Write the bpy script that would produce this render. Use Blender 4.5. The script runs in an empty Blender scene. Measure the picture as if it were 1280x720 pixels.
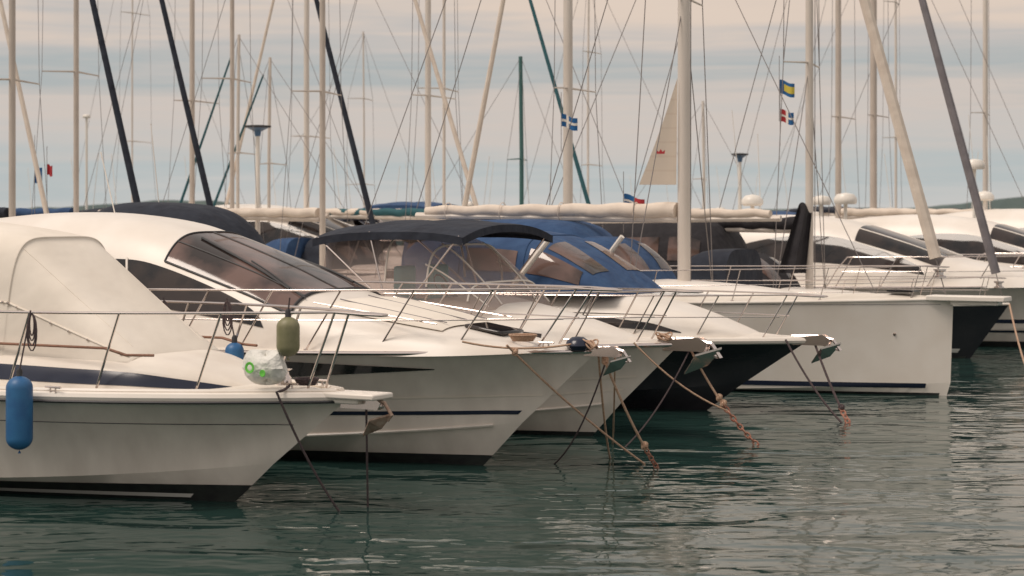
import bpy, math, random
from mathutils import Vector, Matrix
R = random.Random(11)
EYE = 3.5; F = 2490.0
scene = bpy.context.scene

def ray(u, v, D): return Vector(((u-640)/F*D, D, EYE-(v-262)/F*D))
def onwater(u, v): return ray(u, v, EYE*F/(v-262))
def lerp(a, b, t): return a+(b-a)*t

# ------------------------------------------------------------------ materials
def rgb(c): return (c[0], c[1], c[2], 1)
def mat(name, col, rough=.4, metal=0, col2=None, nscale=3.0, stretch=(1, 1, 1), bump=0, bscale=40, coat=0, lo=.35, hi=.7, spec=.5, bdist=.03):
    m = bpy.data.materials.new(name); m.use_nodes = True
    nt = m.node_tree; b = nt.nodes['Principled BSDF']
    b.inputs['Base Color'].default_value = rgb(col); b.inputs['Roughness'].default_value = rough
    b.inputs['Metallic'].default_value = metal
    b.inputs['Specular IOR Level'].default_value = spec
    if coat: b.inputs['Coat Weight'].default_value = coat; b.inputs['Coat Roughness'].default_value = .08
    tc = nt.nodes.new('ShaderNodeTexCoord')
    if col2:
        mp = nt.nodes.new('ShaderNodeMapping'); mp.inputs['Scale'].default_value = stretch
        n = nt.nodes.new('ShaderNodeTexNoise'); n.inputs['Scale'].default_value = nscale; n.inputs['Detail'].default_value = 4
        cr = nt.nodes.new('ShaderNodeValToRGB')
        cr.color_ramp.elements[0].position = lo; cr.color_ramp.elements[0].color = rgb(col2)
        cr.color_ramp.elements[1].position = hi; cr.color_ramp.elements[1].color = rgb(col)
        nt.links.new(tc.outputs['Object'], mp.inputs[0]); nt.links.new(mp.outputs[0], n.inputs['Vector'])
        nt.links.new(n.outputs['Fac'], cr.inputs[0]); nt.links.new(cr.outputs[0], b.inputs['Base Color'])
    if bump:
        n2 = nt.nodes.new('ShaderNodeTexNoise'); n2.inputs['Scale'].default_value = bscale; n2.inputs['Detail'].default_value = 2
        bp = nt.nodes.new('ShaderNodeBump'); bp.inputs['Strength'].default_value = bump; bp.inputs['Distance'].default_value = bdist
        nt.links.new(tc.outputs['Object'], n2.inputs['Vector']); nt.links.new(n2.outputs['Fac'], bp.inputs['Height'])
        nt.links.new(bp.outputs[0], b.inputs['Normal'])
    return m
GEL = mat('gelcoat_cream', (.86, .79, .70), .38, col2=(.77, .69, .60), nscale=1.6, stretch=(1.2, 1.2, .35))
GELH = mat('gelcoat_hull', (.84, .77, .69), .25, col2=(.70, .63, .56), nscale=1.7, stretch=(1.6, 1.6, .45), lo=.28, hi=.68, bump=.15, bscale=1.2, bdist=.02)
GELW = mat('gelcoat_white', (.87, .81, .74), .34, col2=(.79, .72, .64), nscale=1.2)
DECK = mat('nonskid_deck', (.82, .75, .66), .6, col2=(.73, .66, .57), nscale=4, bump=.25, bscale=150)
CANW = mat('canvas_cream', (.84, .77, .68), .9, col2=(.76, .69, .60), nscale=1.2, bump=.5, bscale=2.0, bdist=.07)
NAVY = mat('canvas_navy', (.014, .017, .028), .9, col2=(.024, .03, .045), nscale=3, bump=.8, bscale=3.5, bdist=.06)
BLUE = mat('canvas_blue', (.02, .055, .14), .85, col2=(.035, .085, .19), nscale=3, bump=.8, bscale=3, bdist=.08)
BLACK = mat('canvas_black', (.020, .018, .022), .9, col2=(.03, .028, .032), nscale=3, bump=.8, bscale=3, bdist=.08)
TEAL = mat('canvas_teal', (.02, .09, .11), .8, col2=(.03, .12, .14), nscale=3)
SAIL = mat('sailcloth', (.78, .68, .58), .85, col2=(.68, .58, .49), nscale=3, bump=.5, bscale=4, bdist=.03)
SAILG = mat('sailcover_grey', (.17, .155, .165), .8, col2=(.23, .21, .22), nscale=4)
DKHULL = mat('hull_dark', (.016, .016, .022), .15, col2=(.028, .027, .032), nscale=2, coat=.4)
ANTI = mat('antifoul_black', (.018, .017, .02), .5, col2=(.035, .04, .036), nscale=6)
STRIPE = mat('stripe_navy', (.016, .022, .045), .25)
WHITEL = mat('stripe_white', (.7, .68, .64), .3)
GLASS = mat('tinted_glass', (.012, .012, .014), .05, col2=(.04, .03, .027), nscale=1.5, lo=.45, hi=.6, spec=.5)
GLASSB = mat('windscreen_glass', (.03, .022, .02), .06, col2=(.16, .10, .085), nscale=1.1, lo=.42, hi=.62, spec=.6)
STEEL = mat('stainless', (.70, .62, .58), .2, metal=1)
GALV = mat('galvanised', (.35, .33, .31), .5, metal=.8, col2=(.2, .13, .1), nscale=20)
RUST = mat('rusty_chain', (.28, .07, .04), .75, col2=(.44, .25, .18), nscale=30)
RUSTA = mat('rusty_anchor', (.22, .13, .09), .7, col2=(.36, .28, .22), nscale=14)
ALU = mat('mast_aluminium', (.76, .69, .62), .4, metal=.1, col2=(.66, .59, .52), nscale=1.5, stretch=(1, 1, .3))
ALUT = mat('mast_tan', (.60, .52, .45), .45, col2=(.52, .45, .39), nscale=1.5)
ALUG = mat('mast_green', (.05, .14, .13), .5)
WIRE = mat('rig_wire', (.26, .23, .22), .4, metal=.3)
ROPE = mat('rope_tan', (.58, .42, .30), .9, col2=(.40, .24, .16), nscale=40)
ROPED = mat('rope_dark', (.05, .04, .045), .9, col2=(.10, .07, .07), nscale=40)
RUB = mat('rubber_black', (.025, .025, .028), .5)
FEND = mat('fender_blue', (.02, .10, .26), .45, col2=(.03, .15, .33), nscale=5)
FENDW = mat('fender_white', (.72, .68, .6), .45, col2=(.55, .5, .44), nscale=5)
FENDO = mat('fender_olive', (.17, .17, .08), .5, col2=(.26, .24, .14), nscale=8)
BAG = mat('plastic_bag', (.86, .84, .78), .5, col2=(.72, .71, .66), nscale=6, bump=.9, bscale=9, bdist=.05)
GREEN = mat('print_green', (.16, .6, .08), .5)
TEAK = mat('teak', (.32, .15, .09), .6, col2=(.2, .1, .06), nscale=12, stretch=(1, 6, 6))
RED = mat('red_cloth', (.5, .04, .05), .8)
YEL = mat('yellow_cloth', (.65, .52, .08), .8)
FLB = mat('blue_cloth', (.02, .13, .34), .8)
CYAN = mat('seat_cyan', (.12, .45, .50), .7, col2=(.2, .52, .55), nscale=5)
CONC = mat('pontoon_concrete', (.32, .3, .27), .85, col2=(.24, .22, .2), nscale=3, bump=.3)
LAMPB = mat('lamp_housing', (.08, .16, .28), .4)
PLASW = mat('white_plastic', (.82, .77, .70), .35)
SHORE = mat('shore_trees', (.10, .14, .14), .95, col2=(.15, .19, .18), nscale=.05)
VINYL = bpy.data.materials.new('clear_vinyl'); VINYL.use_nodes = True
_n = VINYL.node_tree; _n.nodes.clear()
o = _n.nodes.new('ShaderNodeOutputMaterial'); mx = _n.nodes.new('ShaderNodeMixShader'); tr = _n.nodes.new('ShaderNodeBsdfTransparent')
gl = _n.nodes.new('ShaderNodeBsdfPrincipled'); gl.inputs['Base Color'].default_value = (.50, .43, .40, 1); gl.inputs['Roughness'].default_value = .12
tr.inputs[0].default_value = (.90, .84, .82, 1); mx.inputs[0].default_value = .36
_n.links.new(tr.outputs[0], mx.inputs[1]); _n.links.new(gl.outputs[0], mx.inputs[2]); _n.links.new(mx.outputs[0], o.inputs[0])
SAILT = bpy.data.materials.new('thin_sailcloth'); SAILT.use_nodes = True
_n = SAILT.node_tree; _n.nodes.clear()
o = _n.nodes.new('ShaderNodeOutputMaterial'); mx = _n.nodes.new('ShaderNodeMixShader'); tr = _n.nodes.new('ShaderNodeBsdfTranslucent'); gl = _n.nodes.new('ShaderNodeBsdfDiffuse')
wv = _n.nodes.new('ShaderNodeTexWave'); wv.inputs['Scale'].default_value = 1.1; wv.bands_direction = 'Z'; wr_ = _n.nodes.new('ShaderNodeValToRGB')
wr_.color_ramp.elements[0].color = (.82, .70, .58, 1); wr_.color_ramp.elements[1].color = (.86, .75, .63, 1); wr_.color_ramp.elements[0].position = .02; wr_.color_ramp.elements[1].position = .08
_t = _n.nodes.new('ShaderNodeTexCoord'); _n.links.new(_t.outputs['Object'], wv.inputs[0]); _n.links.new(wv.outputs['Fac'], wr_.inputs[0])
for q in (tr, gl): _n.links.new(wr_.outputs[0], q.inputs[0])
mx.inputs[0].default_value = .5
_n.links.new(tr.outputs[0], mx.inputs[1]); _n.links.new(gl.outputs[0], mx.inputs[2]); _n.links.new(mx.outputs[0], o.inputs[0])

# ------------------------------------------------------------------ mesh helpers
class Acc:
    def __init__(s): s.v = []; s.f = []
    def add(s, V, Fc):
        o = len(s.v); s.v += [Vector(p) for p in V]; s.f += [tuple(i+o for i in f) for f in Fc]; return s
    def tube(s, pts, r, n=6, r2=None, cap=True):
        pts = [Vector(p) for p in pts]; V = []; Fc = []; m = len(pts)
        up = None
        for i, p in enumerate(pts):
            d = (pts[min(i+1, m-1)]-pts[max(i-1, 0)])
            if d.length < 1e-9: d = Vector((0, 0, 1))
            d.normalize()
            if up is None:
                up = Vector((0, 0, 1)) if abs(d.z) < .9 else Vector((1, 0, 0))
            a = d.cross(up)
            if a.length < 1e-4: a = d.cross(Vector((1, .3, 0)))
            a.normalize(); b = a.cross(d).normalized(); up = b
            rr = r if r2 is None else lerp(r, r2, i/(m-1))
            for k in range(n):
                t = 2*math.pi*k/n; V.append(p+a*(rr*math.cos(t))+b*(rr*math.sin(t)))
        for i in range(m-1):
            for k in range(n):
                k2 = (k+1) % n; Fc.append((i*n+k, i*n+k2, (i+1)*n+k2, (i+1)*n+k))
        if cap: Fc.append(tuple(range(n))[::-1]); Fc.append(tuple((m-1)*n+k for k in range(n)))
        return s.add(V, Fc)
    def box(s, c, d, rot=None):
        c = Vector(c); V = []
        for x in (-1, 1):
            for y in (-1, 1):
                for z in (-1, 1):
                    q = Vector((x*d[0]/2, y*d[1]/2, z*d[2]/2))
                    if rot is not None: q = rot @ q
                    V.append(c+q)
        return s.add(V, [(0, 1, 3, 2), (4, 6, 7, 5), (0, 4, 5, 1), (2, 3, 7, 6), (0, 2, 6, 4), (1, 5, 7, 3)])
    def lathe(s, c, prof, n=16, axis='z', M=None):
        V = []; Fc = []; c = Vector(c)
        for r, z in prof:
            for k in range(n):
                t = 2*math.pi*k/n; q = Vector((r*math.cos(t), r*math.sin(t), z))
                if M is not None: q = M @ q
                V.append(c+q)
        for i in range(len(prof)-1):
            for k in range(n):
                k2 = (k+1) % n; Fc.append((i*n+k, i*n+k2, (i+1)*n+k2, (i+1)*n+k))
        return s.add(V, Fc)
    def obj(s, name, m, parent=None, smooth=True, ang=40):
        return mk(name, s.v, s.f, m, parent, smooth, ang)
def mk(name, V, Fc, m, parent=None, smooth=True, ang=40):
    me = bpy.data.meshes.new(name); me.from_pydata([tuple(p) for p in V], [], Fc); me.update()
    me.materials.append(m)
    if smooth:
        me.polygons.foreach_set('use_smooth', [True]*len(me.polygons))
        try: me.set_sharp_from_angle(angle=math.radians(ang))
        except Exception: pass
    ob = bpy.data.objects.new(name, me); scene.collection.objects.link(ob)
    if parent is not None: ob.parent = parent
    return ob
def bevel(o, w_, s_=2):
    bv = o.modifiers.new('b', 'BEVEL'); bv.width = w_; bv.segments = s_; return o
def empty(name, loc=(0, 0, 0), rz=0):
    e = bpy.data.objects.new(name, None); e.location = loc; e.rotation_euler = (0, 0, rz); e.empty_display_size = .3
    scene.collection.objects.link(e); return e
def grid(f, us, vs):
    V = [f(u, v) for u in us for v in vs]; n = len(vs)
    Fc = [(i*n+j, i*n+j+1, (i+1)*n+j+1, (i+1)*n+j) for i in range(len(us)-1) for j in range(n-1)]
    return V, Fc
def lin(a, b, n): return [a+(b-a)*i/(n-1) for i in range(n)]
def nrm(f, u, v, zr=1.0, hull=False):
    e = 1e-3; p = f(u, v)
    n = (f(u+e, v)-f(u-e, v)).cross(f(u, v+e)-f(u, v-e))
    if n.length < 1e-12: n = Vector((0, 0, 1))
    n.normalize(); c = Vector((p.x-.4, 0, 1.3)) if hull else Vector((p.x-1.0, 0, min(zr, p.z-.3)))
    if n.dot(p-c) < 0: n = -n
    return n
def patch(name, f, us, lo, hi, nv, off, m, parent, zr=1.0, hull=False):
    V = []
    for u in us:
        a = lo(u) if callable(lo) else lo; b = hi(u) if callable(hi) else hi
        for j in range(nv):
            v = lerp(a, b, j/(nv-1)); V.append(f(u, v)+nrm(f, u, v, zr, hull)*off)
    Fc = [(i*nv+j, i*nv+j+1, (i+1)*nv+j+1, (i+1)*nv+j) for i in range(len(us)-1) for j in range(nv-1)]
    return mk(name, V, Fc, m, parent)
def sag(a, b, s, n=14):
    a = Vector(a); b = Vector(b)
    return [a.lerp(b, i/(n-1))+Vector((0, 0, -s*4*(i/(n-1))*(1-i/(n-1)))) for i in range(n)]

# ------------------------------------------------------------------ hull
class Hull:
    def __init__(s, L, B, ov, zb, za, cb=.55, ca=.1, flare=.12, tm=.4, ps=2.3, pc=1.7, kz=-.5, bcf=.88, zp=1.8):
        s.__dict__.update(locals()); s.ovc = ov*cb/zb*(.85); s.ovk = min(-.25, ov*kz/zb*1.1); s.nt = 40
    def plan(s, t, p):
        if t <= s.tm: return 1-.06*((s.tm-t)/s.tm)**2
        return max(0.0, 1-((t-s.tm)/(1-s.tm))**p)
    def zs(s, t): return s.za+(s.zb-s.za)*max(0, t)**s.zp
    def zc(s, t): return s.ca+(s.cb-s.ca)*max(0, t)**3
    def pt(s, t, k, side=-1):
        bs = s.B*s.plan(t, s.ps); bc = s.B*s.bcf*s.plan(t, s.pc); kc = .3
        xs = -s.L+(s.L+s.ov)*t; xc = -s.L+(s.L+s.ovc)*t; xk = -s.L+(s.L+s.ovk)*t
        if k < kc:
            f = max(0, k/kc); x = lerp(xk, xc, f); y = bc*f; z = lerp(s.kz, s.zc(t), f)
        else:
            f = (k-kc)/(1-kc); x = lerp(xc, xs, f); y = lerp(bc, bs, f)-s.flare*max(0, t-.3)**1.5*math.sin(math.pi*min(1, f))*min(1, bs/.4); z = lerp(s.zc(t), s.zs(t), f)
        return Vector((x, side*max(0, y), z))
    def kat(s, t, z):
        zc = s.zc(t)
        if z < zc: return .3*(z-s.kz)/(zc-s.kz)
        return .3+.7*(z-zc)/(s.zs(t)-zc)
    def build(s, par, m, deckm, crown=.08, rub=STEEL, nt=40, rr=.035):
        s.nt = nt
        ts = lin(0, 1, nt); ks = [0, .15, .3, .3001]+lin(.34, 1, 14)
        a = Acc()
        V, Fc = grid(lambda t, k: s.pt(t, k, -1), ts, ks); a.add(V, Fc)
        V, Fc = grid(lambda t, k: s.pt(t, k, 1), ts, ks); a.add(V, [f[::-1] for f in Fc])
        tr = [s.pt(0, k, -1) for k in ks]+[s.pt(0, k, 1) for k in ks[::-1]]
        a.add(tr, [tuple(range(len(tr)))])
        a.obj('hull', m, par, ang=35)
        def dk(t, v):
            p = s.pt(t, 1, 1); return Vector((p.x, p.y*v, p.z+.015+crown*(1-v*v)*min(1, p.y/.5)))
        V, Fc = grid(dk, ts, lin(-1, 1, 11)); mk('deck', V, Fc, deckm, par)
        A = Acc()
        for sd in (-1, 1): A.tube([s.pt(t, 1, sd) for t in ts], rr, 8)
        A.obj('rub_rail', rub, par)
    def band(s, par, name, m, t0, t1, z0, z1, off=.006, n=24, sides=(-1, 1), nv=4):
        ts = [t0]+[t for t in lin(0, 1, s.nt) if t0+.003 < t < t1-.003]+[t1]
        for sd in sides:
            g0 = z0 if callable(z0) else (lambda t: z0); g1 = z1 if callable(z1) else (lambda t: z1)
            patch(name, lambda t, k: s.pt(t, k, sd), ts, lambda t: s.kat(t, g0(t)), lambda t: s.kat(t, g1(t)), nv, off, m, par, hull=True)
    def rail(s, par, t0, t1, h, n, inset=.12, lean=.18, mids=(.5,), r=.014, drop=True, tipx=.0, tiph=None):
        A = Acc(); tops = {-1: [], 1: []}
        def base(t, sd):
            p = s.pt(t, 1, sd); y = abs(p.y); return Vector((p.x, sd*max(.06, y-inset), p.z+.03))
        def top(t, sd, f=1.0):
            b = base(t, sd); return Vector((b.x+lean*f, b.y+sd*.04*f, b.z+h*f))
        ts = lin(t0, t1, 22)
        for sd in (-1, 1):
            line = [top(t, sd) for t in ts]
            if drop: line = [base(t0-.02, sd)] + [top(t0-.012, sd, .6)] + line
            tops[sd] = line
        tip = s.pt(1, 1, 1); front = Vector((tip.x+lean+tipx, 0, tip.z+(tiph or h)))
        p1 = tops[-1][-1]; p2 = tops[1][-1]
        arc = [p1, p1.lerp(Vector((front.x-.05, p1.y*.7, front.z)), .7), Vector((front.x, p1.y*.35, front.z)), Vector((front.x, p2.y*.35, front.z)), p2.lerp(Vector((front.x-.05, p2.y*.7, front.z)), .7), p2]
        A.tube(tops[-1]+arc[1:-1]+tops[1][::-1], r, 8)
        for f in mids:
            for sd in (-1, 1): A.tube([top(t, sd, f) for t in ts], r*.7, 6)
        for i in range(n):
            t = lerp(t0+.01, t1, i/(n-1))
            for sd in (-1, 1):
                A.tube([base(t-.012, sd), top(t, sd)], r*.9, 6); b = base(t-.012, sd)
                A.lathe(b, [(.035, -.02), (.035, .01), (.016, .02)], 8)
        A.obj('guard_rail', STEEL, par)

def cabin_f(st, e=.55):
    n = len(st)
    def itp(u, k):
        u = max(0.0, min(n-1-1e-6, u)); i = int(u); t = u-i
        p0 = st[max(0, i-1)][k]; p1 = st[i][k]; p2 = st[i+1][k]; p3 = st[min(n-1, i+2)][k]
        return .5*((2*p1)+(-p0+p2)*t+(2*p0-5*p1+4*p2-p3)*t*t+(-p0+3*p1-3*p2+p3)*t**3)
    def f(u, v):
        x = itp(u, 0); W = itp(u, 1); zb = itp(u, 2); Hh = itp(u, 3); tum = itp(u, 4) if len(st[0]) > 4 else .2
        v = max(0, min(1, v)); c = math.cos(math.pi*v); s = max(0.0, math.sin(math.pi*v))
        h = s**e; return Vector((x, -W*math.copysign(abs(c)**e, c)*(1-tum*h), zb+Hh*h))
    f.n = n
    return f
def cabin(par, name, f, m, nu=6, nv=36):
    us = lin(0, f.n-1, (f.n-1)*nu+1); vs = lin(0, 1, nv+1)
    V, Fc = grid(f, us, vs); k = len(vs)
    Fc.append(tuple((len(us)-1)*k+j for j in range(k))); Fc.append(tuple(range(k))[::-1])
    return mk(name, V, Fc, m, par, ang=50)
def sline(f, uv, off, r, m, par, name='mullion', n=10):
    P = []
    for (a, b) in zip(uv[:-1], uv[1:]):
        for i in range(n):
            u = lerp(a[0], b[0], i/(n-1)); v = lerp(a[1], b[1], i/(n-1)); P.append(f(u, v)+nrm(f, u, v)*off)
    Acc().tube(P, r, 6).obj(name, m, par)

def bimini(par, x0, x1, W, z, crown, m, zbase, skirt=.12, t=.02, tilt=0, n=3, legs=((.5, .97), (.5, .62), (.35, .03))):
    def s(u, v):
        x = lerp(x0, x1, u); y = W*v; e = .10*abs(2*u-1)**3
        wav = .014*math.cos(u*math.pi*2*n)
        return Vector((x, y, z+crown*(1-abs(v)**2.4)-e+wav*(1-v*v)+tilt*(u-.5)))
    us = lin(0, 1, 25); vs = lin(-1, 1, 17)
    A = Acc(); V, Fc = grid(s, us, vs); A.add(V, Fc)
    V, Fc = grid(lambda u, v: s(u, v)-Vector((0, 0, t)), us, vs); A.add(V, [f[::-1] for f in Fc])
    for sd in (-1, 1):
        V, Fc = grid(lambda u, v: s(u, sd)+Vector((0, sd*.01, -skirt*v)), us, [0, .5, 1]); A.add(V, Fc)
    for uu in (0, 1):
        V, Fc = grid(lambda u, v: s(uu, u)+Vector((0, 0, -skirt*v)), vs, [0, 1]); A.add(V, Fc)
    A.obj('bimini_canvas', m, par)
    B = Acc()
    for sd in (-1, 1):
        for (a, u) in legs: B.tube([Vector((lerp(x0, x1, a), sd*(W+.02), zbase)), s(u, sd*.98)], .014, 6)
    for u in (.03, .36, .66, .97): B.tube([s(u, v)-Vector((0, 0, .035)) for v in lin(-.98, .98, 9)], .013, 6)
    B.obj('bimini_frame', STEEL, par)

def anchor(par, c, s=1.0, m=GALV, drop=.25):
    """plough anchor stowed on a bow roller; c = roller position, +x forward"""
    c = Vector(c); A = Acc()
    for sd in (-1, 1):
        A.add([c+Vector(q)*s for q in ((-.35, sd*.06, -.06), (.16, sd*.06, -.06), (.2, sd*.06, .02), (.1, sd*.06, .08), (-.35, sd*.06, .04),
               (-.35, sd*.045, -.06), (.16, sd*.045, -.06), (.2, sd*.045, .02), (.1, sd*.045, .08), (-.35, sd*.045, .04))],
              [(0, 1, 2, 3, 4), (9, 8, 7, 6, 5), (0, 5, 6, 1), (1, 6, 7, 2), (2, 7, 8, 3), (3, 8, 9, 4), (4, 9, 5, 0)])
    M = Matrix.Rotation(math.radians(90), 3, 'X')
    A.lathe(c+Vector((.12, .05, -.02))*s, [(.0, 0), (.05*s, 0), (.035*s, .05*s), (.05*s, .1*s), (0, .1*s)], 12, M=M)
    A.obj('bow_roller', STEEL, par)
    B = Acc()
    B.tube([c+Vector(q)*s for q in ((-.35, 0, .05), (.0, 0, .06), (.22, 0, .02), (.32, 0, -.12), (.26, 0, -drop-.02))], .022*s, 6)
    t = c+Vector((-.08, 0, -drop-.22))*s; h = c+Vector((.33, 0, -drop+.05))*s
    l = c+Vector((.12, -.17, -drop-.02))*s; r_ = c+Vector((.12, .17, -drop-.02))*s; k = c+Vector((.18, 0, -drop-.12))*s
    th = Vector((0, 0, .02*s))
    B.add([t, l, h, r_, k, t+th, l+th, h+th, r_+th], [(0, 1, 4), (1, 2, 4), (2, 3, 4), (3, 0, 4), (5, 7, 6), (5, 8, 7), (0, 5, 6, 1), (1, 6, 7, 2), (2, 7, 8, 3), (3, 8, 5, 0)])
    B.obj('anchor', m, par, smooth=False)

def fender(name, top, length, r, m, rope_to, parent=None, ropem=ROPED):
    e = empty(name, top) if parent is None else parent
    A = Acc(); pr = []
    for i in range(9): t = i/8*math.pi/2; pr.append((r*math.sin(t), -r*(1-math.cos(t))*.9))
    for i in range(9): t = i/8*math.pi/2; pr.append((r*math.cos(t), -length+r*.9-r*.9*math.sin(t)))
    pr = [(.028, .05), (.03, .0)]+pr[2:]+[(.02, -length-.04)]
    A.lathe((0, 0, 0), pr, 20); A.obj('body', m, e)
    A = Acc(); A.lathe((0, 0, 0), [(.02, .09), (.036, .06), (.036, 0), (r*.42, -.04), (r*.3, -.03)], 12); A.obj('eye_collar', RUB, e)
    d = Vector(rope_to)-Vector(top); Acc().tube(sag((0, 0, .06), d, .01, 6), .010, 6).obj('lanyard', ropem, e)
    return e

def cleat(A, p):
    p = Vector(p); A.tube([p+Vector((-.12, 0, .06)), p+Vector((.12, 0, .06))], .014, 6); A.tube([p+Vector((-.04, 0, 0)), p+Vector((-.04, 0, .06))], .012, 6); A.tube([p+Vector((.04, 0, 0)), p+Vector((.04, 0, .06))], .012, 6)

HD = math.radians(-30)
def local_to_world(loc, rz, p):
    return Vector(loc)+Matrix.Rotation(rz, 3, 'Z') @ Vector(p)

# ================================================================== BOAT 1 : near cabin cruiser
P1 = (-3.25, 23.8, 0); b1 = empty('cabin_cruiser', P1, HD)
h1 = Hull(9, 1.72, 1.6, 1.34, 1.28, cb=.5, ca=.15, flare=.35, tm=.42, ps=2.5, pc=1.7)
h1.build(b1, GELH, DECK, crown=.09, rub=GELW, rr=.06)
A = Acc(); B_ = Acc()
for sd in (-1, 1):
    A.tube([h1.pt(t, 1, sd)+Vector((0, sd*.045, -.055)) for t in lin(0, 1, 40)], .02, 6)
    B_.tube([h1.pt(t, 1, sd)+Vector((0, -sd*.05, .07)) for t in lin(0, .985, 40)], .03, 6)
A.obj('rub_insert', RUB, b1); B_.obj('toe_rail', GELW, b1)
h1.band(b1, 'boot_top', ANTI, 0, 1, -.3, lambda t: .17+.05*t, .006)
h1.band(b1, 'boot_line', WHITEL, 0, .93, .045, .095, .010)
h1.band(b1, 'hull_crease', STRIPE, 0, .97, lambda t: .98, lambda t: .988, .008)
A = Acc(); A.box((1.68, 0, 1.36), (.75, .42, .07)); A.box((1.5, 0, 1.30), (.6, .3, .07)); bevel(A.obj('bow_platform', GELW, b1), .02)
anchor(b1, (1.85, 0, 1.27), 1.0, RUSTA, .16)
f = cabin_f([(.35, .12, 1.33, .05, .1), (.0, .55, 1.33, .20, .15), (-.45, .92, 1.33, .34, .15), (-.9, 1.12, 1.33, .43, .15), (-1.6, 1.22, 1.32, .48, .15), (-3.5, 1.32, 1.32, .52, .15), (-8.4, 1.38, 1.3, .52, .15)], .42)
cabin(b1, 'cabin_trunk', f, GEL)
for a, c in ((.012, .095), (.905, .988)):
    patch('trunk_stripe', f, lin(.45, 5.9, 60), a, c, 6, .006, STRIPE, b1, zr=1.4)
g = cabin_f([(-.95, .86, 1.70, .06, .1), (-1.1, .92, 1.70, .18, .14), (-1.9, 1.0, 1.70, .76, .18), (-2.72, 1.05, 1.70, 1.36, .2), (-2.95, 1.08, 1.70, 1.48, .2), (-4.2, 1.14, 1.70, 1.63, .2), (-5.6, 1.2, 1.70, 1.70, .2), (-8.0, 1.2, 1.70, 1.6, .2)], .36)
cabin(b1, 'windscreen_cover', g, CANW, nu=8)
for v in (.30, .70): sline(g, [(1.0, v), (3.3, v)], .001, .005, CANW, b1, 'cover_seam')
sline(g, [(3.6, .03), (3.6, .5), (3.6, .97)], .001, .012, CANW, b1, 'cover_seam', 24)
sline(g, [(.7, .05), (1.0, .04), (4, .035), (6.5, .035)], .004, .012, CANW, b1, 'cover_hem')
A = Acc()
for u_ in lin(1.0, 5.8, 16):
    q = g(u_, .036)+nrm(g, u_, .036)*.012; A.lathe(q, [(0, 0), (.014, 0), (.014, .012), (0, .014)], 8, M=Matrix.Rotation(math.radians(90), 3, 'X'))
A.obj('press_studs', STEEL, b1)
h1.rail(b1, .52, .965, .95, 5, inset=.14, lean=.25, mids=(), r=.017, tipx=.22)
A = Acc()
for sd in (-1, 1): A.tube([Vector((x, sd*(1.1 if x < -.8 else .98), 1.87 if x < -1 else 1.80)) for x in lin(-.5, -4, 12)], .018, 6)
A.obj('grab_rail', TEAK, b1)
A = Acc(); cleat(A, (.95, -.3, 1.42)); cleat(A, (.95, .3, 1.42)); cleat(A, (-1.6, -1.48, 1.36)); A.lathe((.65, 0, 1.42), [(0, 0), (.09, 0), (.09, .1), (.06, .14), (.06, .18), (.1, .2), (0, .2)], 14); A.obj('deck_fittings', STEEL, b1)
A = Acc(); A.tube([(-4.4, -.5, 3.25), (-4.4, -.5, 3.5)], .012); A.tube([(-4.6, -.5, 3.45), (-4.2, -.5, 3.51)], .03); A.tube([(-4.9, -.2, 3.25), (-4.9, -.2, 3.5)], .012); A.lathe((-4.9, -.2, 3.5), [(0, 0), (.07, .01), (.08, .05), (.05, .1), (0, .11)], 12); A.obj('roof_fittings', STEEL, b1)
def w1(p): return local_to_world(P1, HD, p)
def onplane(P, u, v, ly):
    k = (u-640)/F; c, s = math.cos(HD), math.sin(HD)
    lx = (k*(P[1]+ly*c)-P[0]+ly*s)/(c-k*s)
    D = P[1]+lx*s+ly*c
    return Vector((lx, ly, EYE-(v-262)/F*D))
p = w1(onplane(P1, 24, 470, -1.78)); fender('boat_fender', p, .86, .155, FEND, w1(onplane(P1, 38, 388, -1.6)))
p = w1(onplane(P1, 293, 428, 1.0)); fender('boat_fender', p, .42, .12, FEND, w1(onplane(P1, 283, 372, .95)))
p = w1(onplane(P1, 216, 424, 1.35)); fender('boat_fender', p, .42, .12, FEND, w1(onplane(P1, 204, 372, 1.3)))
p = w1(onplane(P1, 360, 396, -.42)); fender('boat_fender', p, .46, .135, FENDO, w1(onplane(P1, 362, 372, -.42)))
A = Acc()
for (u_, v_) in ((204, 376), (283, 376), (38, 392)):
    q = onplane(P1, u_, v_, 1.2 if u_ > 100 else -1.6)
    for k in range(4): A.tube([q+Vector((.035*math.sin(t)*(1+k*.4), .02, -.13-.03*k+(.13+.03*k)*math.cos(t))) for t in lin(0, 6.28, 14)], .009, 5)
A.obj('fender_line_coils', ROPED, b1)
bp_ = onplane(P1, 332, 478, -.45)
A = Acc(); n = 22; m_ = 14
for i in range(m_+1):
    ph = math.pi*i/m_
    for k in range(n):
        t = 2*math.pi*k/n; r_ = .21*(1+.10*math.sin(3*t+i*.4)+.07*R.uniform(-1, 1)+.12*math.sin(2*t+1))
        A.v.append(Vector((r_*1.2*math.sin(ph)**.7*math.cos(t), r_*.75*math.sin(ph)**.7*math.sin(t), .17-.17*math.cos(ph)*(1+.2*math.sin(t*2+.5))+(.10 if i > m_-5 else 0)*max(0, math.cos(t*2+.4))*math.sin(ph))))
for i in range(m_):
    for k in range(n): k2 = (k+1) % n; A.f.append((i*n+k, i*n+k2, (i+1)*n+k2, (i+1)*n+k))
bag = empty('plastic_bag', w1(bp_), HD); A.obj('body', BAG, bag, ang=25)
A = Acc()
for (x, y, z, r1, r2) in ((-.08, -.20, .18, .035, .065), (.09, -.18, .12, .0, .04)):
    A.lathe((x, y, z), [(r1, 0), (r2, .006), (r2+.003, 0), (r1, -.004)], 14, M=Matrix.Rotation(math.radians(90), 3, 'X'))
A.obj('printed_logo', GREEN, bag)

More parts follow.
